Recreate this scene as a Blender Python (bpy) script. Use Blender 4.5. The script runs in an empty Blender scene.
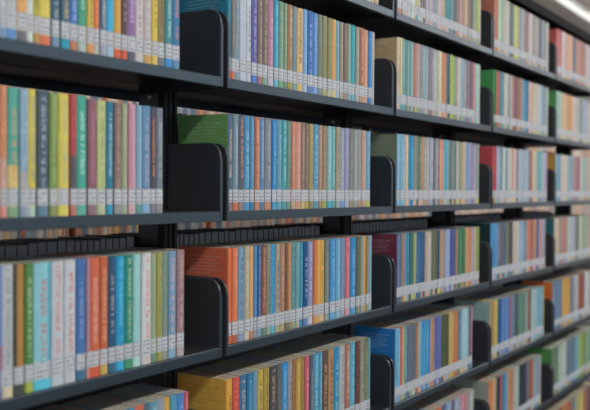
import bpy, bmesh, math, random, colorsys
from mathutils import Matrix, Vector
random.seed(11)
SC = bpy.context.scene
COL = SC.collection
CAMZ = 1.50
ZR = [CAMZ + v for v in (.5768, .2632, -.0542, -.3773, -.7082, -1.0374, -1.3674)]   # shelf levels, topmost first
# spine edges were read off the photograph (in its 590-pixel frame) and are turned into metres along the shelf front
YAW, PITCH, ROLL, FOCAL = math.radians(32.848), math.radians(-1.062), math.radians(.33), 866.99
EYE = Vector((-1.6234, -1.2581, CAMZ))
FWD = Vector((math.cos(YAW) * math.cos(PITCH), math.sin(YAW) * math.cos(PITCH), math.sin(PITCH)))
RT = Vector((math.sin(YAW), -math.cos(YAW), 0)); UPV = RT.cross(FWD)
RIGHT = RT * math.cos(ROLL) + UPV * math.sin(ROLL); UPW = -RT * math.sin(ROLL) + UPV * math.cos(ROLL)
def along(px, r):
    y, z = .013 - EYE.y, ZR[r] + .10 - EYE.z
    t = (px - 295) / FOCAL
    g = RIGHT - t * FWD
    return -(g.y * y + g.z * z) / g.x + EYE.x
# each item: (x0,x1,main,c2,ink or None, extra dict)
B=[]  # rows: dict(bay,row,items=[...])
def row(bay,r,txt):
    items=[]
    for ln in txt.strip().split('\n'):
        p=ln.split();x0,x1=map(float,p[0].split('-'));main=p[1];c2=p[2] if p[2]!='=' else main
        ink=None;ex={}
        for q in p[3:]:
            k,v=q[0],q[1:]
            if k=='t': ink=v
            elif k=='L': a,b=v.split('@');ex['lo']=(a,float(b))
            elif k=='R': a,b=v.split('@');ex['rs']=(a,float(b))
        items.append((x0,x1,main,c2,ink,ex))
    B.append(dict(bay=bay,row=r,items=items))
row(0,1,'''
0-5.5 b8bcc0 7c9cc0
5.8-16.5 aeb2b6 5b8bc0 t70747c
17-27 d6a05a 6c6c70 Rd6a05a@.25
27-33.3 c0ccc8 = 
33.5-39.7 b5a83a b08a50 t6a6020
40-51 dcc94a e07850
52-60 3f6580 6f8aa5 td0c8a0
61.3-70 4a6a7c 1494ae td0b860
70.3-78.3 4a78b8 b87850 ta0b8d8
78.6-87 3f9a78 a0b0aa tc8dcd0
87.3-94 c8b04a e0965a t806020
94.3-99.7 e8804a a8b4a4 tf0b080
100-106.6 4a6a84 a0a0ac td8dce0
106.9-114 2aa8cf 9ab4c4
114.3-121.3 e0a838 d8603c
121.6-127.5 5f4a50 d8603c ta09094
127.8-136 8a6a9a 5f5f70 td0b8d8
136.3-144 c0b8b8 = t8c8078
144.3-152 b4a8a8 c09850 tc8c0c0
152.3-158 e0c840 dcc460 t8c7c30
158.3-165 8a7a50 6a7480 t60543c
165.3-172 3a8a90 3a90d0 ta0c8c0
172.3-179.5 3a74a0 5a88a8 td88070
''')
row(0,2,'''
0-7 d08a64 cc8a7c tb07850 Lc8a090@.45
8-19 4aa090 7aa07c tc89058 Lc8b468@.4
20-28.3 8aa8bc 8a98a8 t6c8ca8 Lb0a8a4@.36
28.6-36.5 c8b83a a8c0b4 t6a78a0
38-49 4a5a68 5a7c90 ta0acb8
50-58.3 7a9450 8a9058 t9ab060
58.6-69 dcca4a ccc050 ta8a890
70-76.5 b04a50 b07060 t904048 L4a5c60@.5
77.2-87 3aa08c 58a898 ta8d0c4
88-97 8a5a68 8a6c74 ta87484
97.5-106 b4bc7a b0b890 t7c9868
107-113.6 2a7894 2a90b4 ta0c4cc
114.5-121.8 7c6c68 8c8c8c tc08c78
122-128 8a9878 98a890 tb8b490
128.3-135.5 c08898 c0a0a8 Rc09ca8@.4
136-141.5 7aa0b4 5c9488 R90b0bc@.4
142-150 5a88a8 7aa4c4 tb09cac
150.4-156 4c4c58 807c88 te88a40
156.4-163.3 6c7884 88888c ta0a4ac
''')
row(0,3,'''
0-2.3 7a96c4 8080a0 Lb86c70@.4
2.6-13.3 aeb2b4 c8bc9c t7c8084
14-24 4c4a40 4a4e4c ta88038 Ra87838@.3
25-33.7 4c8040 9aa83c tb0c0a0
34-51.3 7cb8c0 4cb8cc tb07c84 R3aa0b8@.66
52-64 b4b8bc b0b8bc tc07c74
64.8-76 b8bcc0 b4b8bc tbc7470
76.5-85.5 3f6ca4 3f7088 t7c98bc
86-89.7 a08094 c08478
90-99.5 c8603c d85a3c te0b0a0
100-108 bc6038 bca04c te0a888
108.5-115.6 2c5474 3c6484 tb0a0a4
116-124.5 0a90bc 1aa0c8 t60b8d0
125-133.3 1a8470 3c8c60 ta8b890
133.6-141 8cc0bc a0c8c4
142-151 c0c0c0 c0b4b0 td07c70
151.3-156.5 8c9c78 6c8c7c
157-162 9c9a4c 90964c t747438
162.3-168.2 74887c 8c8c7c
169-176.4 6c90b0 78a0b8 td09c84
177-184.3 947478 a89c9c tc09c94
''')
row(0,4,'''
40-52 8c4c48 =
52.5-62 4c5c70 =
62.5-72 6c7c88 =
72.5-80 b88478 =
80.5-90 5c6450 =
90.5-98 3c4c60 =
98.5-106 c07860 =
106.5-114 5c7c8c =
114.5-135 3a84a8 = t7cb0c4
135.3-144 d06848 =
144.3-149.3 4c6c7c =
149.6-157.7 5c8ca0 = t8cb4c0
158-164.7 8a909c =
165-170 d8a83a =
170.3-176.7 4a90b0 = t8cc0d4
177-183.6 4a80bc = t80a4cc
184-188.4 c0505c = td09094
''')
row(1,1,'''
227.6-230.9 1a7c9c e07850
231.1-234.4 6c7068 e07850 tc88c50
235-239.7 6c8ca0 8494a0 tc09070
240-246.2 b4bcc8 b4bcc8 t9ca4b0
246.4-251 b8bec4 b4b8c0 t6c7074
251.5-257 5c5c9c 4a7cc4 t9898c0
257.3-262.3 7c6864 a07070 ta09080
262.6-267.6 74685c 7c9c84 ta89c80
268-273.4 a8788c b4a8bc td0a4b4
274-278.4 2a98bc 5cb0c0 t70bcd0
278.8-283.4 6c9078 74a080 t8cac90
283.7-287.5 788c70 6c8c70 t98a890
287.8-292.5 a07854 a09040 tc8a880
292.8-296.9 6c8894 6c98a0
297.1-302.8 d0ac68 c8a860 t5c5040
303-307.2 6c9cc8 a0b4c8 t9cc0dc
307.5-312.6 3468a8 5c7cb0 t88a8d0
313-318 4480bc 6c98c4 t8cb0d8
318.3-322.3 747c6c 7c8894
322.5-327 84845c a0a070
327.3-331.3 84845c b0b4a0
331.5-335.6 cc9c54 c8b078 tb88840
336-339.6 6c9cb0 8cacc0
340-343.4 8c8474 a0a090 tb0a890
343.6-347 7c645c a88070
347.3-350.9 7c9488 7ca0a0 ta0b09c
351.1-355 1c9ca8 5ca0b0
355.3-359 8c8c84 9ca4a8 tacaca4
359.2-363.6 a06850 b08870 tc09880
363.8-368.1 c48c6c b09080 tdcac90
368.3-371.5 2c80c0 4c80b8
371.7-374 a8a8a8 a8a8a8
''')
row(1,2,'''
227-232.5 4c6474 7c7468 tc4a898
233-238.5 6c8894 e07050 t98b0b8
238.8-244 5c5c68 8c7c74 tdc9874
244.3-249.8 4488b0 4c90bc t9cc0d0
250-254.3 4484a8 3c7ca0 t78a8c0
254.7-259.6 b86c4c c48060 td8a888
260-264.6 5480a8 5c7c9c t98b4cc
265-271.5 7c8088 c08458 ta4a4a8
272-276.3 2c80c0 3c98b8 t7cbcdc
276.7-281.6 5894a8 5c9cac t88b0b8
282-286.4 3c98a4 4c98a0 t8cc4c8
286.8-291.1 5c8478 6c8c7c t789c8c
291.3-295.2 c07c60 b8a080 ta89c90
295.5-300.8 c08474 c08c70 td0a898
301-304.6 8c7464 c0b060 tb09c88
305-309.1 74685c a89c50 t9c8c80
309.5-313.2 a8945c 908458 t807860
313.5-318.6 4c90b4 4c90a8 t88b8c8
318.9-322.2 a08470 9c8060 tb49c88
322.6-327 94785c a0a04c tb08c68
327.3-331.2 7cacac 3ca0b8 t98c0c0
331.5-335.6 5c9ca0 5c9c9c t90bcb8
336-339.9 a8947c 8c9ca0 t4c6058
340.2-344.4 8898a8 6c90b8 tb0a8a0
344.7-348.8 8c90b4 9ca8c0 tb08ca0
349.2-352.9 747c74 a08468 t9c9c88
353.2-357 8c9490 909890 tb0b0a0
357.3-361 8c8c90 a08c70
361.3-365.6 b4907c b08c88 tc8a890
366-370.2 5c94b4 a8b040 t88b0c8
''')
row(1,3,'''
227.6-231.8 cc6438 c4683c
232-237.7 dc7848 a85c44 te8a080
238-243.5 6c94b0 8094b0 t3c5870
244-249.1 a89c88 c0b4a8 tc4c0b0
249.4-253.4 d09c54 b47850
253.7-257 4c80b0 8c8c98
257.2-260.7 2c5c90 7c9cb0 t7c9cc0
261-266.3 7c4c3c 5c8074 tc88868
266.6-270.7 8c8870 8c9c84 t4c5048
271-275 2c94c4 4cacbc t207098
275.4-279.8 9c9080 9c9c80 t344c6c
280.1-285 9c7860 a89870 tb49478
285.2-288.1 7c5438 74705c
288.3-290.8 c08850 8c7c60
291.1-295.4 5c8c90 8c8c70 t306c78
295.6-299.4 6c9c9c a0a48c t287c90
299.6-302.9 2c88a0 3c80b0 t60a8a8
303.3-307.8 1c4c7c 5c74a4 ta0b4cc
308.1-313 8488ac b4b4c0 tacacc4
313.2-316.2 c4683c cc8c4c
316.4-320 cc9440 c8a060
320.2-324.2 c89c34 c8ac7c t8c7030
324.6-328.6 6c7870 8c9484 ta09068
329.7-335 3c88bc 5c98c0 t70acd0
335.5-340 5c9cb8 7ca4b8 t88bcd0
340.5-345 6c84a4 8c98a8
345.3-350 c0646c c09094 td08c90
350.3-355.5 1c80bc 4c90bc t88b8d8
356-359.9 5c6050 7c846c
360.1-362.6 7c9484 90988c
362.8-365.6 c49458 b09c70
365.8-368.3 947444 9c8c60
368.5-371.7 6c98a8 88a4b0
''')
row(1,4,'''
226-232 dca030 = t6c5428
232.3-239 c44c3c = td87c60
239.3-246.2 3c6c90 = tb8a890
246.6-252.4 1c6c94 = t70b0c0
252.7-257 5c88a8 =
257.3-263.2 b89c40 = t6c6438
263.5-268.8 a08c34 = t605828
269.2-276 44444c = ta88c64
276.4-281.5 5c5c5c = t8c6c4c
281.8-287 1c84c4 = t90b4a8
287.3-291.6 8c9098 = t505458
291.9-295.5 94683c =
295.8-300.5 ac8c38 = tc8a850
300.8-304.2 947c3c =
304.5-309.2 b45464 = td08890
309.5-313 4c5c70 = t9c8c78
313.3-318.8 3c8cac = t90c0c8
319-322 4c94b0 = t8cb8c4
322.3-327.6 5c4840 = tc09468
328-333.4 a07c54 = t5c4438
333.7-339 1c80ac = t98c0b0
339.3-344.8 a0a4a4 = t787c80
345-349.7 a06850 = td0c0b8
350-354.8 4c9cb8 = t70b8cc
355-359.8 5c3c30 = t785448
360-363.8 8c8878 = t4c4840
364-367.3 6c7450 = t8c9460
367.5-370 5c8c94 =
''')
row(1,0,'''
340-344 8c9490 c8a080
344.2-348.5 6c84a0 8c98a8
348.7-352.5 a08870 9cac98
352.8-357 5c7c90 c8b8a0
357.2-361.5 b0a890 d0b090
361.8-366 8c8c90 b8b0a0
366.3-370.6 c0b8a8 b8c0b0
370.9-374.6 a09890 c0a888
374.8-378.6 8c7468 b49880
''')
def pal(bay,r,x0,x1,n,cols,first=True):
    random.seed(bay*31+r)
    cols=cols.split();m=len(cols);n=int(n*(1.1 if bay==2 else 1.2))
    ws=[random.uniform(.72,1.28) for _ in range(n)]
    if first: ws[0]*=1.2
    # perspective narrowing
    ws=[w*(1-.35*i/n) for i,w in enumerate(ws)]
    s=sum(ws);x=x0;it=[];bl=['c8a080','90a0b0','a8b0a8','5c98b8','b08c70','8c9c80','9c9cac','b4b870','c0a0a0']
    for i,w in enumerate(ws):
        xe=x+w/s*(x1-x0)
        c=cols[min(m-1,int(i*m/n))]
        j=[max(0,min(255,int(c[k:k+2],16)+random.randint(-9,9))) for k in (0,2,4)]
        if i==0: j=[int(c[k:k+2],16) for k in (0,2,4)]
        main='%02x%02x%02x'%tuple(j)
        c2=random.choice(bl) if random.random()<.4 else main
        ink=None
        if random.random()<.7:
            f=random.choice((1.3,1.3,.7));ink='%02x%02x%02x'%tuple(min(225,int(v*f+(25 if f>1 else 0))) for v in j)
        it.append((x,xe-.12,main,c2,ink,{}));x=xe
    B.append(dict(bay=bay,row=r,items=it))
pal(2,0,398,480.3,38,'b87c68 90a0a0 a8b4b8 b4c0c4 b0b8bc b4a850 b8b8b8 6c6068 b0acb4 a09ca4 a89ca8 7c8c98 a894a0 b49ca0 b8a8a8 c0a060 3c84a0 3c7c90 808c94 5c6870 5c6870 a08078 a8948c b88868 b09880 8c7468 7c7870 5c6878 88987c 90a858 a0ac60 b0b8a8')
pal(2,1,397,479.5,38,'c4b498 5c9490 4c8c8c 7ca09c 4c8c88 8cb0a4 a86458 a87068 b09090 8c8c94 6ca4bc 8c98a4 7c7880 8c8088 8c98a8 a8b0a0 b4b494 c0bc98 c07c50 50748c 3c4c54 a4b040 94a848 6c9468 8c8078 b8aca0 bcb0a4 80a4b0 8c8490 7c7480 8c8490 7c6464 6c6484 c07c54 8cb4b4 7cacac c0c8c8')
pal(2,2,397,478.5,36,'7cacc8 7ca4c0 c4a484 1c8cb8 2c8cb4 7c8c78 747868 6c7060 b07860 98908c a89890 8c9cb4 94a0b4 5c5860 8c94a4 7c6860 c4886c c08c70 4ca0b4 54a4b4 7c6468 5c6c68 7c9088 5c7474 a4a8a4 7c8470 98966c a8a078 b0a894 5c90b4 6c98b8 9c8ca0 7c74a0 8880a4 c4a08c 7c948c 9cb0a8')
pal(2,3,396.5,479,37,'4c6484 b07858 4c90b4 3c7ca0 2c5c64 346870 a09c58 2c5c84 346490 34547c 2c5078 b0988c a8a498 b0a8a0 5c6c4c 5c6848 54483c 3c4c70 b08450 8c8080 84a4c4 8ca8c8 4c548c 4c5888 5c6478 9c7c6c 3c6c58 44745c 2c7450 2c7850 c89868 c89060 c4704c 8c90b4 9494b0 b4a860 84904c 7c8c48')
pal(2,4,394.6,472.5,31,'5ca0c0 c4583c a8a070 5c8c84 5c6c78 606878 a0704c 84a4ac 2c84b4 3c8cbc 2c80b0 b07c44 a87440 5c60a0 6468a4 4c5434 50583a 4c5434 b09454 b07040 a86c40 68687c 5c8ca0 8cb0b8 94b4b8 80a0a4 4c4c48 8c6c74')
pal(2,5,396,474,26,'4c6c80 b04848 a84c4c b05858 3c7ca0 4c80a8 6c9cb4 c06840 b8704c 4c5c80 8c98b0 4c5878 9098a8 c08088 c0605c 94948c 9ca098')
pal(3,0,494,548.5,33,'b06c5c a8b8b0 90a094 a8b0a0 c4c0b0 b8b4ac 58646c 606c70 b0b860 a8b058 889498 a0a8ac 8c706c 8c7874 bcb0b0 c0b4b4 908c8c a09490 b09c94 5c6470 6c7480 9c9ca0 50585c b4acac b0a8a8')
pal(3,1,492.6,548,33,'2c7c3c b85c4c 4c7c90 547f92 c0b8a4 6c8c98 a8a4a4 b0604c 7c5c5c 8c6864 bc7c6c 5c8ca8 4484a8 2c6c94 c8a890 c4a48c c0b4a0 b8a898 b0b4b0 a8b0b4 8ca0b4 6c7c88 8498a8 b0a490')
pal(3,2,492.3,547,32,'a83c40 8ca0b4 4c7088 b4bcbc 4c7888 a8acb0 b0b0a8 bc7460 c8b4b4 7c6470 a0a8ac 8cb0bc a0a0a0 98a4b4 6c7c94 a4685c c0b4a4 bcb0a0 5c8c98 7ca8b0 6c94a4 a4a4b8 9c9cb0 b48c80')
pal(3,3,490.5,545,30,'3c84b8 4088ba 6c6464 4c5c70 6c7088 7c684c 3c4440 b0a898 b4ac9c 7c9cac 84a4b0 5c7c94 b4705c ac6c5c 8c6c54 b08458 2c5c94 c08878 8c88a0 8c8c8c')
pal(3,4,489,544,28,'8c7c54 c49c34 1c4c80 4c7cac 5080ac a45c54 6c7c98 3c5450 5c7c70 58786c 6c8c84 a87c54 5c4444 88a8a4 90aca8 5c94b0 5c90a8 a89060')
pal(3,5,488,540.6,27,'b87038 b09878 2c3438 b04c44 2c6c98 6c8ca0 b87c4c b4784c 98a8a0 90a098 30383f 343c44 30383f 5c6470 a85040 788890 8c98a0 788890 9c9498')
pal(3,6,487,538,25,'8c5c40 6c5c50 b86838 a86040 4c6c80 90704c 8c8c80 a05c50 4c6470 8c7c70')
pal(4,0,556.5,594,24,'b05c58 c0b4b8 c8907c c49480 4c6474 b87868 a88070 b0605c 8c8c90 c0b0a8 a0b0b8 b0a8a0')
pal(4,1,556,594,24,'8cb0a0 c4a080 c09868 bc8c54 c0b8ac a8a8a4 6c747c 98a8b4 8ca0b0 b8a898 90a4b4')
pal(4,2,555.5,594,24,'6c98a8 c0b0a4 a0a8ac 7c9ca8 a88080 8c5c64 a8b0a8 8ca0a0 c09c84 88a898 5c90a0')
pal(4,3,554,594,23,'b8a890 8c8470 a87c64 90a0a0 9ca8b0 5c6c6c a8a890 7c9480 8ca08c c07868 7c7480')
pal(4,4,552,594,22,'5c7488 4c6c88 b8943c b48c40 5c7080 a0a4a8 8c4c3c 88503c a8b0b4 b08880 8c6c64')
pal(4,5,551,594,21,'5c6c5c 909c90 a0a8a4 5c6c78 4c6070 5c98a8 8c9c44 6c8c50 7c9c90 4c8068 a07470')
pal(4,6,549,594,20,'b86838 8c5848 b07038 a86038 6c7480 9c9460 c0a84c 8c5c50 5c4448 c07840')
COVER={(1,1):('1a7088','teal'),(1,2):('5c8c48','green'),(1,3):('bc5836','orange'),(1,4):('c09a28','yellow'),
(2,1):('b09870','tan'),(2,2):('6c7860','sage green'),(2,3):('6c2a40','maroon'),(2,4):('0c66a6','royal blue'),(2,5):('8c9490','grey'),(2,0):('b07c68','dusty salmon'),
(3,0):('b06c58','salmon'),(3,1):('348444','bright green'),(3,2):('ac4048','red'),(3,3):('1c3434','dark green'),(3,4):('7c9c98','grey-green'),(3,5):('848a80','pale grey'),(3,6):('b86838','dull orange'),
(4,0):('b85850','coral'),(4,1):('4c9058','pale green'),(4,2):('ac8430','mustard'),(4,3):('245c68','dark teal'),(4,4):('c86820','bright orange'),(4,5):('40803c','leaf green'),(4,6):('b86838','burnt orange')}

for t in B:
    t['items'] = [[along(a, t['row']), along(b, t['row']) - along(a, t['row']), *rest] for a, b, *rest in t['items']]
    x0, lo_x = t['items'][0][0], .9 * (t['bay'] - 1) + .038
    if t['bay'] > 1 and x0 < lo_x:                   # keep the row inside its shelf
        x1 = t['items'][-1][0]; q = (x1 - lo_x) / (x1 - x0)
        for it in t['items']: it[0] = x1 - (x1 - it[0]) * q; it[1] *= q
GAIN = 1.45; SAT = .89

# ------------------------------------------------------------------ materials
def lin(h, gain=1.0):
    v = [int(h[i:i + 2], 16) / 255 for i in (0, 2, 4)]
    v = [(c / 12.92 if c <= .04045 else ((c + .055) / 1.055) ** 2.4) * gain for c in v]
    y = .25 * v[0] + .65 * v[1] + .1 * v[2]; v = [y + (c - y) * SAT for c in v]
    m = max(v)
    if m > .86: v = [c * .86 / m for c in v]
    return v

def mat(name, color, rough=.5, metal=0.0, spec=.5, noise=0.0, scale=40, bump=0.0):
    m = bpy.data.materials.new(name); m.use_nodes = True
    nt = m.node_tree; b = nt.nodes['Principled BSDF']
    b.inputs['Roughness'].default_value = rough; b.inputs['Metallic'].default_value = metal
    b.inputs['Specular IOR Level'].default_value = spec
    tc = nt.nodes.new('ShaderNodeTexCoord'); nz = nt.nodes.new('ShaderNodeTexNoise')
    nz.inputs['Scale'].default_value = scale; nz.inputs['Detail'].default_value = 3
    nt.links.new(tc.outputs['Object'], nz.inputs['Vector'])
    mx = nt.nodes.new('ShaderNodeMix'); mx.data_type = 'RGBA'
    mx.inputs[6].default_value = (*[c * (1 - noise) for c in color], 1)
    mx.inputs[7].default_value = (*[min(1, c * (1 + noise)) for c in color], 1)
    nt.links.new(nz.outputs['Fac'], mx.inputs[0]); nt.links.new(mx.outputs[2], b.inputs['Base Color'])
    if bump:
        bp = nt.nodes.new('ShaderNodeBump'); bp.inputs['Strength'].default_value = bump; bp.inputs['Distance'].default_value = .001
        nt.links.new(nz.outputs['Fac'], bp.inputs['Height']); nt.links.new(bp.outputs['Normal'], b.inputs['Normal'])
    return m

def math_node(nt, op, a, b=None):
    n = nt.nodes.new('ShaderNodeMath'); n.operation = op
    for i, v in enumerate((a, b)):
        if v is None: continue
        if isinstance(v, (int, float)): n.inputs[i].default_value = v
        else: nt.links.new(v, n.inputs[i])
    return n.outputs[0]

def glyph_mask(nt, u, v, cells_u, cells_v, lo, hi, gap, thr):
    """letter-like marks: rows of small random cells, one letter per unit of v, one line of text per unit of u"""
    M = lambda op, a, b=None: math_node(nt, op, a, b)
    fu = M('FRACT', u); fv = M('FRACT', v)
    m = M('MULTIPLY', M('GREATER_THAN', fu, lo), M('LESS_THAN', fu, hi))
    m = M('MULTIPLY', m, M('LESS_THAN', fv, gap))
    cx = nt.nodes.new('ShaderNodeCombineXYZ'); nt.links.new(M('FLOOR', M('MULTIPLY', u, cells_u)), cx.inputs[0])
    nt.links.new(M('FLOOR', M('MULTIPLY', v, cells_v)), cx.inputs[1])
    wn = nt.nodes.new('ShaderNodeTexWhiteNoise'); wn.noise_dimensions = '3D'; nt.links.new(cx.outputs[0], wn.inputs['Vector'])
    m = M('MULTIPLY', m, M('GREATER_THAN', wn.outputs['Value'], thr))
    c2 = nt.nodes.new('ShaderNodeCombineXYZ'); nt.links.new(M('FLOOR', u), c2.inputs[0]); nt.links.new(M('FLOOR', v), c2.inputs[1])
    w2 = nt.nodes.new('ShaderNodeTexWhiteNoise'); w2.noise_dimensions = '3D'; nt.links.new(c2.outputs[0], w2.inputs['Vector'])
    return M('MULTIPLY', m, M('GREATER_THAN', w2.outputs['Value'], .14))

def cover_material():
    m = bpy.data.materials.new('book_cover'); m.use_nodes = True
    nt = m.node_tree; b = nt.nodes['Principled BSDF']
    ca = nt.nodes.new('ShaderNodeVertexColor'); ca.layer_name = 'Col'
    ia = nt.nodes.new('ShaderNodeVertexColor'); ia.layer_name = 'Ink'
    uv = nt.nodes.new('ShaderNodeUVMap'); uv.uv_map = 'UVMap'
    sp = nt.nodes.new('ShaderNodeSeparateXYZ'); nt.links.new(uv.outputs[0], sp.inputs[0])
    g = glyph_mask(nt, sp.outputs[0], sp.outputs[1], 4, 4, .12, .88, .8, .36)
    f = math_node(nt, 'MULTIPLY', g, ia.outputs['Alpha'])
    tc = nt.nodes.new('ShaderNodeTexCoord'); nz = nt.nodes.new('ShaderNodeTexNoise'); nz.inputs['Scale'].default_value = 55
    nt.links.new(tc.outputs['Object'], nz.inputs['Vector'])
    v = nt.nodes.new('ShaderNodeHueSaturation'); nt.links.new(ca.outputs['Color'], v.inputs['Color'])
    nt.links.new(math_node(nt, 'ADD', math_node(nt, 'MULTIPLY', nz.outputs['Fac'], .24), .88), v.inputs['Value'])
    mx = nt.nodes.new('ShaderNodeMix'); mx.data_type = 'RGBA'
    nt.links.new(f, mx.inputs[0]); nt.links.new(v.outputs[0], mx.inputs[6]); nt.links.new(ia.outputs['Color'], mx.inputs[7])
    nt.links.new(mx.outputs[2], b.inputs['Base Color'])
    b.inputs['Roughness'].default_value = .45; b.inputs['Specular IOR Level'].default_value = .26
    return m

def label_material():
    m = bpy.data.materials.new('spine_label_paper'); m.use_nodes = True
    nt = m.node_tree; b = nt.nodes['Principled BSDF']
    uv = nt.nodes.new('ShaderNodeUVMap'); uv.uv_map = 'UVMap'
    sp = nt.nodes.new('ShaderNodeSeparateXYZ'); nt.links.new(uv.outputs[0], sp.inputs[0])
    M = lambda op, a, b=None: math_node(nt, op, a, b)
    # three short printed lines, read upright: u runs across the spine, v up the label
    g = glyph_mask(nt, M('MULTIPLY', sp.outputs[1], 3.6), M('MULTIPLY', sp.outputs[0], 6), 3, 3, .34, .66, .92, .16)
    fx = M('FRACT', sp.outputs[0]); inside = M('MULTIPLY', M('GREATER_THAN', fx, .17), M('LESS_THAN', fx, .83))
    g = M('MULTIPLY', M('MULTIPLY', g, inside), .62)
    mx = nt.nodes.new('ShaderNodeMix'); mx.data_type = 'RGBA'
    nt.links.new(g, mx.inputs[0]); mx.inputs[6].default_value = (.66, .68, .71, 1); mx.inputs[7].default_value = (.09, .09, .1, 1)
    nt.links.new(mx.outputs[2], b.inputs['Base Color'])
    b.inputs['Roughness'].default_value = .35; b.inputs['Specular IOR Level'].default_value = .45
    return m

def page_material(name, c):
    m = bpy.data.materials.new(name); m.use_nodes = True
    nt = m.node_tree; b = nt.nodes['Principled BSDF']
    tc = nt.nodes.new('ShaderNodeTexCoord'); mp = nt.nodes.new('ShaderNodeMapping'); mp.inputs['Scale'].default_value = (1500, 6, 3)
    nz = nt.nodes.new('ShaderNodeTexNoise'); nz.inputs['Scale'].default_value = 1; nz.inputs['Detail'].default_value = 1
    nt.links.new(tc.outputs['Object'], mp.inputs[0]); nt.links.new(mp.outputs[0], nz.inputs['Vector'])
    mx = nt.nodes.new('ShaderNodeMix'); mx.data_type = 'RGBA'
    mx.inputs[6].default_value = (*[v * .8 for v in c], 1); mx.inputs[7].default_value = (*[min(.8, v * 1.15) for v in c], 1)
    nt.links.new(nz.outputs['Fac'], mx.inputs[0]); nt.links.new(mx.outputs[2], b.inputs['Base Color'])
    b.inputs['Roughness'].default_value = .8
    return m

M_COVER = cover_material(); M_LABEL = label_material()
M_PAGE = page_material('page_edges', (.46, .43, .34)); M_OLD = page_material('aged_page_edges', (.45, .45, .46))
M_STEEL = mat('powder_coated_steel', (.085, .115, .140), .34, .7, .5, .08, 300, .15)
M_BRACK = mat('shade_darkened_steel', (.040, .044, .051), .30, 0, .5, .10, 260, .12)  # bracket plates: their shade is put into a darker colour than the flanges
M_POST = mat('black_steel', (.018, .020, .024), .45, 0, .3, .08, 200, .1)
M_TRAY = mat('dark_tray_steel', (.026, .028, .033), .4, 0, .4, .08, 200, .1)
M_CANOPY = mat('matt_black_steel', (.03, .03, .032), .85, 0, .1, .08, 200, .1)
M_SCREW = mat('zinc_screw', (.75, .75, .76), .4, .3, .5, .1, 80)
M_CEIL = mat('ceiling_plaster', (.82, .76, .72), .9, 0, .2, .05, 3)
M_FLOOR = mat('carpet_floor', (.065, .066, .07), .9, 0, .2, .25, 60, .3)
M_HOUSE = mat('lamp_housing', (.6, .6, .6), .5)

# ------------------------------------------------------------------ helpers
def tag(o, label=None, cat=None, group=None, kind=None):
    for k, v in (('label', label), ('category', cat), ('group', group), ('kind', kind)):
        if v: o[k] = v
    return o

def link(name, me, parent=None, loc=None):
    o = bpy.data.objects.new(name, me); COL.objects.link(o)
    if parent: o.parent = parent
    if loc: o.location = loc
    return o

def boxes(name, lst, m, parent=None, loc=None, bevel=0.0, seg=2):
    bm = bmesh.new()
    for (x0, x1, y0, y1, z0, z1) in lst:
        r = bmesh.ops.create_cube(bm, size=1)
        for v in r['verts']:
            v.co = Vector((x0 + (v.co.x + .5) * (x1 - x0), y0 + (v.co.y + .5) * (y1 - y0), z0 + (v.co.z + .5) * (z1 - z0)))
    if bevel: bmesh.ops.bevel(bm, geom=bm.edges[:], offset=bevel, segments=seg, affect='EDGES', profile=.5)
    me = bpy.data.meshes.new(name); bm.to_mesh(me); bm.free(); me.materials.append(m)
    return link(name, me, parent, loc)

def extrude_profile(name, pts, x0, x1, m, parent=None, loc=None, bevel=0.0, smooth=False):
    """closed (y, z) outline given thickness from x0 to x1"""
    bm = bmesh.new()
    a = [bm.verts.new((x0, y, z)) for y, z in pts]; f = bm.faces.new(a)
    r = bmesh.ops.extrude_face_region(bm, geom=[f])
    for v in r['geom']:
        if isinstance(v, bmesh.types.BMVert): v.co.x = x1
    bmesh.ops.recalc_face_normals(bm, faces=bm.faces)
    if bevel:
        ed = [e for e in bm.edges if abs(e.verts[0].co.x - e.verts[1].co.x) < 1e-7]
        bmesh.ops.bevel(bm, geom=ed, offset=bevel, segments=3, affect='EDGES', profile=.5)
    me = bpy.data.meshes.new(name); bm.to_mesh(me); bm.free(); me.materials.append(m)
    if smooth:
        for p in me.polygons: p.use_smooth = True
    return link(name, me, parent, loc)

class Mesh:
    """vertices, faces with cover colour, ink colour, uv and material slot"""
    def __init__(s): s.v = []; s.f = []; s.c = []; s.i = []; s.uv = []; s.m = []
    def face(s, pts, col, ink=(0, 0, 0, 0), uvs=None, slot=0):
        n = len(s.v); s.v += pts; s.f.append(tuple(range(n, n + len(pts))))
        s.c.append(col); s.i.append(ink); s.uv.append(uvs or [(0, 0)] * len(pts)); s.m.append(slot)
    def build(s, name, mats, parent=None, loc=None):
        me = bpy.data.meshes.new(name); me.from_pydata(s.v, [], s.f)
        for m in mats: me.materials.append(m)
        uvl = me.uv_layers.new(name='UVMap')
        ca = me.color_attributes.new('Col', 'FLOAT_COLOR', 'CORNER'); ia = me.color_attributes.new('Ink', 'FLOAT_COLOR', 'CORNER')
        U = []; C = []; I = []
        for f, c, i, uv in zip(s.f, s.c, s.i, s.uv):
            for k in range(len(f)): U += list(uv[k]); C += [c[0], c[1], c[2], 1]; I += list(i)
        uvl = me.uv_layers['UVMap']; ca = me.color_attributes['Col']; ia = me.color_attributes['Ink']
        uvl.data.foreach_set('uv', U); ca.data.foreach_set('color', C); ia.data.foreach_set('color', I)
        me.polygons.foreach_set('material_index', s.m)
        me.update()
        return link(name, me, parent, loc)

TC = [0, .07, .22, .5, .78, .93, 1]
def spine_profile(w):
    b = min(.0034, w * .28)
    return [(w * t, b * abs(2 * t - 1) ** 3) for t in TC]

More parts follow.
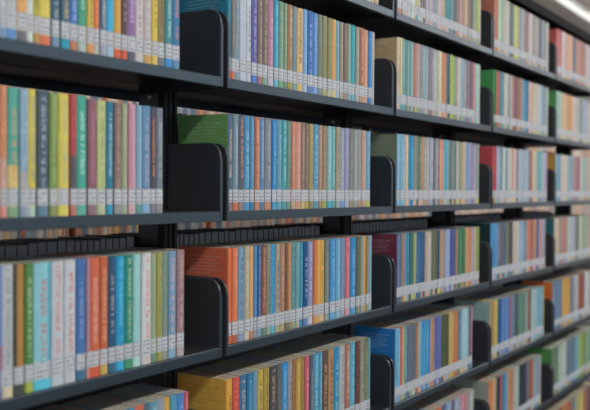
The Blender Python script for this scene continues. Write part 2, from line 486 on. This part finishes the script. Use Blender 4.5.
def book_parts(rng, w, h, d, main, c2, ink=None, lo=None, rs=None, side=None, blurb=False, cov=None, lab=None, pag=None, ox=0, oy=0, oz=0, slots=(0, 0, 0), lz=(.0205, .0525), label=True):
    """adds a book (spine towards -Y) to the meshes cov, lab, pag"""
    P = lambda x, y, z: (ox + x, oy + y, oz + z)
    mc = lin(main, GAIN); cc = lin(c2, GAIN); sc = lin(side, GAIN * 1.3) if side else mc  # cover face colour lifted to make up for the weaker light on it
    ic = (*lin(ink, GAIN), .85) if ink else (0, 0, 0, 0)
    t0 = h * rng.choice((.28, .25, .34, .24)); t1 = h * rng.choice((.95, .90, .84, .97))
    zs = sorted(set([0, lz[0] - .001, t0, t1, h] + ([lo[1] * h] if lo else [])))
    pr = spine_profile(w)
    u0, u1 = rng.choice(((.32, .68), (.38, .78), (.28, .62)))
    lw = max(.0034, w * (u1 - u0) * .72); vo = rng.randrange(500)               # letter pitch along the spine
    for a, b in zip(zs[:-1], zs[1:]):
        za = (a + b) / 2
        for k in range(len(pr) - 1):
            (xa, ya), (xb, yb) = pr[k], pr[k + 1]; tm = (TC[k] + TC[k + 1]) / 2
            col = mc
            if lo and za < lo[1] * h: col = lin(lo[0], GAIN)
            if rs and tm > rs[1] and not (lo and za < lo[1] * h): col = lin(rs[0], GAIN)
            if za < lz[0]: col = cc
            on = ink and t0 < za < t1
            uu = [(TC[k] - u0) / (u1 - u0), (TC[k + 1] - u0) / (u1 - u0)]
            on = on and uu[1] > 0 and uu[0] < 1
            ua, ub = min(1, max(0, uu[0])), min(1, max(0, uu[1])); uv = [(ua, vo + a / lw), (ub, vo + a / lw), (ub, vo + b / lw), (ua, vo + b / lw)]
            cov.face([P(xa, ya, a), P(xb, yb, a), P(xb, yb, b), P(xa, ya, b)], col, ic if on else (0, 0, 0, 0), uv, slots[0])
    t = .0010; yb0 = pr[0][1]
    K = (0, 0, 0, 0)
    # left board, with printed lines when its face shows
    if blurb:
        ya, yb = .026, d - .030; zt = h * .915
        bi = (*lin('30281c' if blurb == 2 else 'd0d4d0'), .4 if blurb == 2 else .6)
        def side_face(y0, y1, z0, z1, uv=None):
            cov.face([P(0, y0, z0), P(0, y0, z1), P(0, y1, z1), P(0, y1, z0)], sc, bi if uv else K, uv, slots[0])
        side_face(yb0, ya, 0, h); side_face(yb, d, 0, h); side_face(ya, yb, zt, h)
        z = zt
        for k in range(6):
            ln = (yb - ya) * (0, .12, .05, .16, .03, .3)[k]          # ragged end of the printed line
            z1, z0 = z, z - .0042; zn = z - .0082 if k < 5 else 0
            side_face(ya + ln, yb, z0, z1, [(k, 0), (k + .99, 0), (k + .99, 34), (k, 34)])
            if ln: side_face(ya, ya + ln, z0, z1)
            side_face(ya, yb, zn, z0); z = zn
    else:
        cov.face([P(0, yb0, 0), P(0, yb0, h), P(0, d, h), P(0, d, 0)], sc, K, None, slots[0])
    cov.face([P(w, yb0, 0), P(w, d, 0), P(w, d, h), P(w, yb0, h)], mc, K, None, slots[0])
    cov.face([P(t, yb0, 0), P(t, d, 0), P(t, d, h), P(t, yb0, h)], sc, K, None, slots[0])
    cov.face([P(w - t, yb0, 0), P(w - t, yb0, h), P(w - t, d, h), P(w - t, d, 0)], mc, K, None, slots[0])
    cov.face([P(0, d, 0), P(0, d, h), P(t, d, h), P(t, d, 0)], sc, K, None, slots[0])
    cov.face([P(w - t, d, 0), P(w - t, d, h), P(w, d, h), P(w, d, 0)], mc, K, None, slots[0])
    for z, up in ((h, 1), (0, 0)):
        q = [[P(0, yb0, z), P(t, yb0, z), P(t, d, z), P(0, d, z)], [P(w - t, yb0, z), P(w, yb0, z), P(w, d, z), P(w - t, d, z)]]
        poly = [P(x, y, z) for x, y in pr] + [P(w, yb0 + .0012, z), P(0, yb0 + .0012, z)]
        q.append(poly)
        for f in q: cov.face(f if up else f[::-1], mc, K, None, slots[0])
    # page block
    y0, y1, z0, z1, x0, x1 = yb0 + .0008, d - .0015, .0012, h - .0004, t * 1.05, w - t * 1.05
    for f in ([(x0, y0, z1), (x1, y0, z1), (x1, y1, z1), (x0, y1, z1)], [(x0, y0, z0), (x0, y1, z0), (x1, y1, z0), (x1, y0, z0)],
              [(x0, y1, z0), (x0, y1, z1), (x1, y1, z1), (x1, y1, z0)], [(x0, y0, z0), (x1, y0, z0), (x1, y0, z1), (x0, y0, z1)],
              [(x0, y0, z0), (x0, y0, z1), (x0, y1, z1), (x0, y1, z0)], [(x1, y0, z0), (x1, y1, z0), (x1, y1, z1), (x1, y0, z1)]):
        pag.face([P(*p) for p in f], (.4, .36, .28), K, None, slots[2])
    # paper label wrapped over the spine
    if label:
        e = .00025; lo_u = rng.randrange(300) + .05
        zc = (lz[0], lz[1])
        for k in range(len(pr) - 1):
            (xa, ya), (xb, yb) = pr[k], pr[k + 1]
            lab.face([P(xa, ya - e, zc[0]), P(xb, yb - e, zc[0]), P(xb, yb - e, zc[1]), P(xa, ya - e, zc[1])], (.7, .7, .7), K,
                     [(lo_u + .9 * TC[k], 0), (lo_u + .9 * TC[k + 1], 0), (lo_u + .9 * TC[k + 1], 1), (lo_u + .9 * TC[k], 1)], slots[1])

# ------------------------------------------------------------------ words for labels
def colour_word(h):
    r, g, b = [int(h[i:i + 2], 16) / 255 for i in (0, 2, 4)]
    H, S, V = colorsys.rgb_to_hsv(r, g, b); H *= 360
    if S < .13: return 'white' if V > .70 else 'light grey' if V > .6 else 'grey' if V > .42 else 'dark grey'
    if S < .25:
        t = 'pinkish grey' if (H < 20 or H > 300) else 'beige' if H < 60 else 'greenish grey' if H < 170 else 'bluish grey' if H < 240 else 'mauve grey'
        return t
    if H < 14 or H > 345: n = 'red' if S > .5 else 'dusty pink'
    elif H < 28: n = 'orange' if (S > .55 and V > .65) else 'brown'
    elif H < 44: n = 'golden' if (S > .6 and V > .6) else 'tan' if V > .6 else 'brown'
    elif H < 66: n = 'yellow' if (S > .5 and V > .65) else 'olive'
    elif H < 160: n = 'green'
    elif H < 192: n = 'teal'
    elif H < 202: n = 'sky blue' if V > .6 else 'blue'
    elif H < 235: n = 'blue'
    elif H < 290: n = 'purple'
    else: n = 'plum'
    if ' ' in n: return n
    if V < .42: n = 'dark ' + n
    elif V > .7 and S < .42 and n not in ('dusty pink', 'tan'): n = 'pale ' + n
    return n
ORD = 'first second third fourth fifth sixth seventh eighth ninth tenth eleventh twelfth thirteenth fourteenth fifteenth sixteenth seventeenth eighteenth nineteenth twentieth'.split()
ORD += ['twenty-' + w for w in ORD[:9]] + ['thirtieth'] + ['thirty-' + w for w in ORD[:9]]
NEARROW = {1: 'top', 2: 'second', 3: 'third', 4: 'lowest'}

# ------------------------------------------------------------------ books
rngh = random.Random(3)
mass = Mesh()
TAKE = {(2, 0): 9, (2, 1): 21, (2, 2): 21, (2, 3): 21, (2, 4): 19, (2, 5): 6}
BOOK_Y = .010
for t in B:
    bay, r, lines = t['bay'], t['row'], t['items']
    n = len(lines)
    take = n if bay < 2 else TAKE.get((bay, r), 1 if (bay in (3, 4) and r < 6) else 0)
    for i, p in enumerate(lines):
        x, w, main, c2, ink, ex = p
        lo, rs = ex.get('lo'), ex.get('rs')
        base = {(0, 2): .2335 if i < 9 else .2285, (1, 1): .2265, (1, 4): .2445, (0, 1): .236, (2, 3): .229, (3, 4): .240, (1, 3): .2325, (1, 2): .2345}.get((bay, r), .238 if r != 4 else .246)
        h = base + rngh.uniform(-.0011, .0011)
        d = .153 + rngh.uniform(-.006, .004)
        y = BOOK_Y + rngh.uniform(-.0012, .0012)
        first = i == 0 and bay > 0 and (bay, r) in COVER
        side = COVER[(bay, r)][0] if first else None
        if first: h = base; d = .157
        gap = .0010 if w > .003 else .0001
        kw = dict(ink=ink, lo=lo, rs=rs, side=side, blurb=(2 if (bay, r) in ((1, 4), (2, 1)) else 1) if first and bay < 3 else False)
        if i < take:
            cv, lb, pg = Mesh(), Mesh(), Mesh()
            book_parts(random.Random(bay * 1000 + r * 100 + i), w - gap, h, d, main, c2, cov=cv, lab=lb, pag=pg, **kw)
            o = cv.build('book', [M_COVER], None, (x, y, ZR[r] + .0002))
            pg.build('page_block', [M_PAGE], o); lb.build('spine_label', [M_LABEL], o)
            look = colour_word(main)
            if first:
                nm = COVER[(bay, r)][1]
                where = {1: 'beside the first shaded bracket', 2: 'in the bay beyond', 3: 'two bays beyond', 4: 'in the last blurred bay'}[bay]
                lbl = '%s end book%s, %s' % (nm, ' showing its printed cover' if bay < 3 else ' with its cover showing', where)
            elif bay == 0:
                k = n - 1 - i
                lbl = '%s book, %s from the steel bracket on the near bay\'s %s shelf' % (look, ORD[k], NEARROW[r])
            elif (bay, r) == (1, 0):
                lbl = '%s book above the teal end book\'s row, %s from its bracket' % (look, ORD[n - 1 - i])
            else:
                nx = colour_word(lines[i - 1][2])
                lbl = '%s book, %s after the %s end book, next to %s one' % (look, ORD[i - 1], COVER[(bay, r)][1], ('an ' if nx[0] in 'aeiou' else 'a ') + nx)
            g = 'books in the row of the %s end book' % COVER[(bay, r)][1] if bay and (bay, r) != (1, 0) else ('books on the near bay\'s %s shelf' % NEARROW[r] if bay == 0 else 'books above the teal row')
            tag(o, lbl, 'book', g)
        else:
            book_parts(rngh, w - gap, h, d, main, c2, cov=mass, lab=mass, pag=mass, ox=x, oy=y, oz=ZR[r] + .0002, slots=(0, 1, 2), **kw)

# nearer end of the near bay, beyond the picture's edge, and the other faces of the shelving
def fill(rng, x0, x1, y, z, pal, hr, d, wr, flip=False, slots=(0, 1, 2)):
    x = x0
    while x < x1:
        w = rng.uniform(*wr); h = rng.uniform(*hr)
        c = rng.choice(pal); ink = rng.choice((None, 'c8c8c0', '404448'))
        if flip:
            m = Mesh(); book_parts(rng, w - .0005, h, d, c, c, cov=m, lab=m, pag=m, slots=slots)
            off = len(mass.v)
            mass.v += [(x + w - vx, y + d - vy, z + vz) for vx, vy, vz in m.v]
            mass.f += [tuple(k + off for k in f) for f in m.f]
            mass.c += m.c; mass.i += m.i; mass.uv += m.uv; mass.m += m.m
        else:
            book_parts(rng, w - .0005, h, d, c, rng.choice(pal), ink=ink, cov=mass, lab=mass, pag=mass, ox=x, oy=y, oz=z, slots=slots)
        x += w
PAL = '8c9ca8 b0b4b8 c08858 3c78a8 4c8c90 a05c50 c8b468 6c7868 7c6c88 c0b4a4 5c6470'.split()
rf = random.Random(8)
for r in (1, 2, 3, 4):
    fill(rf, -.858, [-.64, -.64, -.64, -.55][r - 1], BOOK_Y, ZR[r] + .0002, PAL, (.232, .240), .132, (.016, .026))
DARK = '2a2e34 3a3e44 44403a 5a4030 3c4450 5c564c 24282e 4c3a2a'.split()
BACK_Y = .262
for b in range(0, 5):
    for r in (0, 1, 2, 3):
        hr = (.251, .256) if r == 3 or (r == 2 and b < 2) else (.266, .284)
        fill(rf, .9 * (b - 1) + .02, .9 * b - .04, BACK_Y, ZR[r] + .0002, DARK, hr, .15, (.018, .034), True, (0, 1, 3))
FAR_Y = 1.46
WARM = 'c8956c b08468 c8a888 a8a098 8c98a0 c0b8b0 b4785c 6c7c8c c07048 d0a870 5c7890 b8b0a8'.split()
for b in range(0, 15):
    for r in (1, 2, 3):
        fill(rf, .9 * (b - 1) + .02, .9 * b - .03, FAR_Y + .01, ZR[r] + .0002, WARM, (.225, .262), .14, (.016, .036))
mb = mass.build('distant_books', [M_COVER, M_LABEL, M_PAGE, M_OLD])
tag(mb, 'blurred far rows of coloured library books with white spine labels', 'book', None, 'stuff')

# ------------------------------------------------------------------ steel shelving
LIP = .0235
def bracket_outline(hh=.163, y0=.0, y1=.165, rad=.036, zb=-LIP):
    pts = [(y1, zb), (y1, hh), (y0 + rad, hh)]
    for k in range(1, 9):
        a = math.pi / 2 * k / 9
        pts.append((y0 + rad - rad * math.sin(a), hh - rad + rad * math.cos(a)))
    pts += [(y0, hh - rad), (y0, zb)]
    return pts

def make_shelf(x0, x1, z, label, group):
    e = bpy.data.objects.new('shelf', None); COL.objects.link(e); e.location = (x0, 0, z)
    W = x1 - x0
    boxes('tray', [(.007, W - .009, .003, .166, -.003, 0), (.0165, W - .0165, .1655, .252, -.003, 0)], M_TRAY, e, bevel=.0008)
    extrude_profile('front_lip', [(0, -LIP + .001), (0, -.0015), (.0012, 0), (.004, 0), (.004, -.004), (.002, -.004), (.002, -LIP + .002), (.012, -LIP + .002), (.012, -LIP), (.001, -LIP)], .0076, W - .0096, M_STEEL, e)
    for xa, xb in ((0, .0072), (W - .0088, W)):
        br = extrude_profile('end_bracket', bracket_outline(y0=.0016), xa, xb, M_BRACK, e, bevel=.0024)
        boxes('front_flange', [(xa, xb, -.0002, .0015, -LIP, .124)], M_STEEL, br, bevel=.0006)
    return tag(e, label, 'shelf', group)
BAYW = ['near', 'sharply focused', 'third', 'fourth', 'last']
ROWW = ['topmost', 'second', 'third', 'fourth', 'fifth', 'sixth', 'seventh']
for b in range(5):
    for r in range(7):
        if b == 0 and r == 6: continue
        if (b, r) in COVER and (b, r) != (1, 0):
            lbl = 'dark grey steel shelf carrying the %s end book\'s row' % COVER[(b, r)][1]
        elif b == 0 and r in NEARROW:
            lbl = 'dark grey steel shelf holding the near bay\'s %s row of books' % NEARROW[r]
        else:
            lbl = 'dark grey steel shelf, %s level of the %s bay' % (ROWW[r], BAYW[b])
        if (b in (0, 1) and r in (5, 6)) or (b == 0 and r == 0): continue
        make_shelf(.9 * (b - 1) + .0270, .9 * b + .0090, ZR[r], lbl, 'steel shelves of the book stack')

ZTOP = ZR[0] + .343
for b in range(6):
    e = bpy.data.objects.new('upright_post', None); COL.objects.link(e); e.location = (.9 * (b - 1) + .018, .168, 0)
    boxes('column', [(-.024, .024, .006, .088, 0, ZTOP - .062)], M_POST, e, bevel=.003)
    boxes('face_channel', [(-.024, -.014, 0, .0065, .02, ZTOP - .062), (.014, .024, 0, .0065, .02, ZTOP - .062), (-.004, .004, .002, .0065, .02, ZTOP - .062)], M_POST, e, bevel=.0015)
    for z in ZR[1:5]: boxes('hanger_plate', [(-.0275, -.0238, .02, .08, z - .085, z - .028)], M_BRACK, e, bevel=.001)
    for z in ZR[:2]:
        bm = bmesh.new(); bmesh.ops.create_cone(bm, cap_ends=True, segments=16, radius1=.0052, radius2=.004, depth=.003, matrix=Matrix.Translation((-.029, .046, z - .038)) @ Matrix.Rotation(-math.pi / 2, 4, 'Y'))
        me = bpy.data.meshes.new('screw'); bm.to_mesh(me); bm.free(); me.materials.append(M_SCREW); link('screw', me, e)
    boxes('foot', [(-.0235, .0235, .001, .087, 0, .02)], M_POST, e, bevel=.002)
    tag(e, ['black steel post at the near end of the shelving', 'black steel post behind the bracket beside the green end book', 'black steel post behind the bracket beside the sage green end book',
            'black steel post behind the bracket beside the red end book', 'black steel post behind the bracket beside the mustard end book', 'black steel post at the far end of the shelving'][b],
        'post', 'steel posts of the book stack')
# canopy over the stack
e = bpy.data.objects.new('shelf_canopy', None); COL.objects.link(e); e.location = (-.9, 0, ZR[0] + .285)
boxes('panel', [(0, 5.4, .0, .42, .002, .008)], M_CANOPY, e)
boxes('front_edge', [(0, 5.4, -.004, .0, -.032, .010)], M_CANOPY, e, bevel=.001)
tag(e, 'dark steel canopy running above the topmost shelves', 'canopy')
# shelves on the other face of the stack and in the next aisle
for r in range(6):
    e = bpy.data.objects.new('shelf', None); COL.objects.link(e); e.location = (-.9, .258, ZR[r])
    boxes('tray', [(0, 4.5, 0, .165, -.003, 0)], M_TRAY, e); boxes('front_lip', [(0, 4.5, .165, .168, -LIP, 0)], M_STEEL, e)
    tag(e, 'long shelf on the hidden far face of the stack, %s level' % ROWW[r], 'shelf', 'shelves on the far face of the stack')
for r in range(1, 5):
    e = bpy.data.objects.new('shelf', None); COL.objects.link(e); e.location = (-.9, FAR_Y, ZR[r])
    boxes('tray', [(0, 13.5, 0, .17, -.003, 0)], M_TRAY, e); boxes('front_lip', [(0, 13.5, -.003, 0, -LIP, 0)], M_STEEL, e)
    tag(e, 'long shelf of the stack across the next aisle, %s level' % ROWW[r], 'shelf', 'shelves across the next aisle')
boxes('stack_back_panel', [(-.9, 12.6, FAR_Y + .172, FAR_Y + .18, 0, 2.0)], M_POST)
tag(bpy.data.objects['stack_back_panel'], 'dark back panel of the stack across the next aisle', 'panel')

# ------------------------------------------------------------------ room
CEIL = CAMZ + 2.25
tag(boxes('floor', [(-6, 16, -6, 8, -.05, 0)], M_FLOOR), kind='structure')
tag(boxes('wall_far', [(15.5, 15.6, -5.5, 8, 0, CEIL + .26)], M_CEIL), kind='structure')
tag(boxes('wall_back', [(-6, 15.5, 7.5, 7.6, 0, CEIL + .26)], M_CEIL), kind='structure')
tag(boxes('ceiling', [(-6, 16, -6, 8, CEIL + .26, CEIL + .32)], M_CEIL), kind='structure')
def lampmat(power):
    m = bpy.data.materials.new('lit_diffuser'); m.use_nodes = True; nt = m.node_tree
    em = nt.nodes.new('ShaderNodeEmission'); em.inputs[0].default_value = (1, .985, .96, 1); em.inputs[1].default_value = power
    nt.links.new(em.outputs[0], nt.nodes['Material Output'].inputs[0]); return m
for y, hw, power, lbl in ((1.69, .045, 1.1, 'softly glowing white strip lamp on the ceiling above the next aisle'), (1.02, .04, 48, 'added unseen fill strip brightening the books across the next aisle'), (-2.5, .075, 36, 'wide white strip lamp above the aisle in front of the shelves')):  # the middle strip is added out of view to brighten the next aisle
    e = bpy.data.objects.new('strip_lamp', None); COL.objects.link(e); e.location = (0, y, CEIL)
    boxes('housing', [(-4, 15, -hw - .004, hw + .004, .004, .06)], M_HOUSE, e)
    if power > 5:
        boxes('added_uplight', [(-3.98, 14.98, -hw, hw, .061, .066)], lampmat(13 * .06 / hw), e)  # glowing top face added to brighten the ceiling
    for x in (-3, 0, 3, 6, 9, 12): boxes('suspension_wire', [(x - .001, x + .001, -.001, .001, .06, .26)], M_POST, e)
    boxes('diffuser', [(-3.98, 14.98, -hw, hw, -.004, .0035)], lampmat(power), e)
    tag(e, lbl, 'lamp', 'ceiling strip lamps')

w = bpy.data.worlds.new('World'); SC.world = w; w.use_nodes = True
nt = w.node_tree; bg = nt.nodes['Background']
tc = nt.nodes.new('ShaderNodeTexCoord'); sp = nt.nodes.new('ShaderNodeSeparateXYZ'); rp = nt.nodes.new('ShaderNodeValToRGB')
nt.links.new(tc.outputs['Generated'], sp.inputs[0])
nt.links.new(math_node(nt, 'ADD', math_node(nt, 'MULTIPLY', sp.outputs[2], .5), .5), rp.inputs[0])
rp.color_ramp.elements[0].position = .44; rp.color_ramp.elements[0].color = (.12, .12, .125, 1)
rp.color_ramp.elements[1].position = .53; rp.color_ramp.elements[1].color = (.80, .90, 1.0, 1)
nt.links.new(rp.outputs[0], bg.inputs[0]); bg.inputs[1].default_value = .75

# ------------------------------------------------------------------ camera
cam = bpy.data.cameras.new('Camera'); co = bpy.data.objects.new('Camera', cam); COL.objects.link(co); SC.camera = co
mt = Matrix((RIGHT, UPW, -FWD)).transposed().to_4x4(); mt.translation = EYE; co.matrix_world = mt
cam.sensor_width = 36; cam.lens = FOCAL * 36 / 590; cam.clip_start = .05
cam.dof.use_dof = True; cam.dof.focus_distance = 2.35; cam.dof.aperture_fstop = 2.6
SC.view_settings.view_transform = 'Standard'; SC.view_settings.look = 'None'; SC.view_settings.gamma = 1
SC.view_settings.exposure = .03
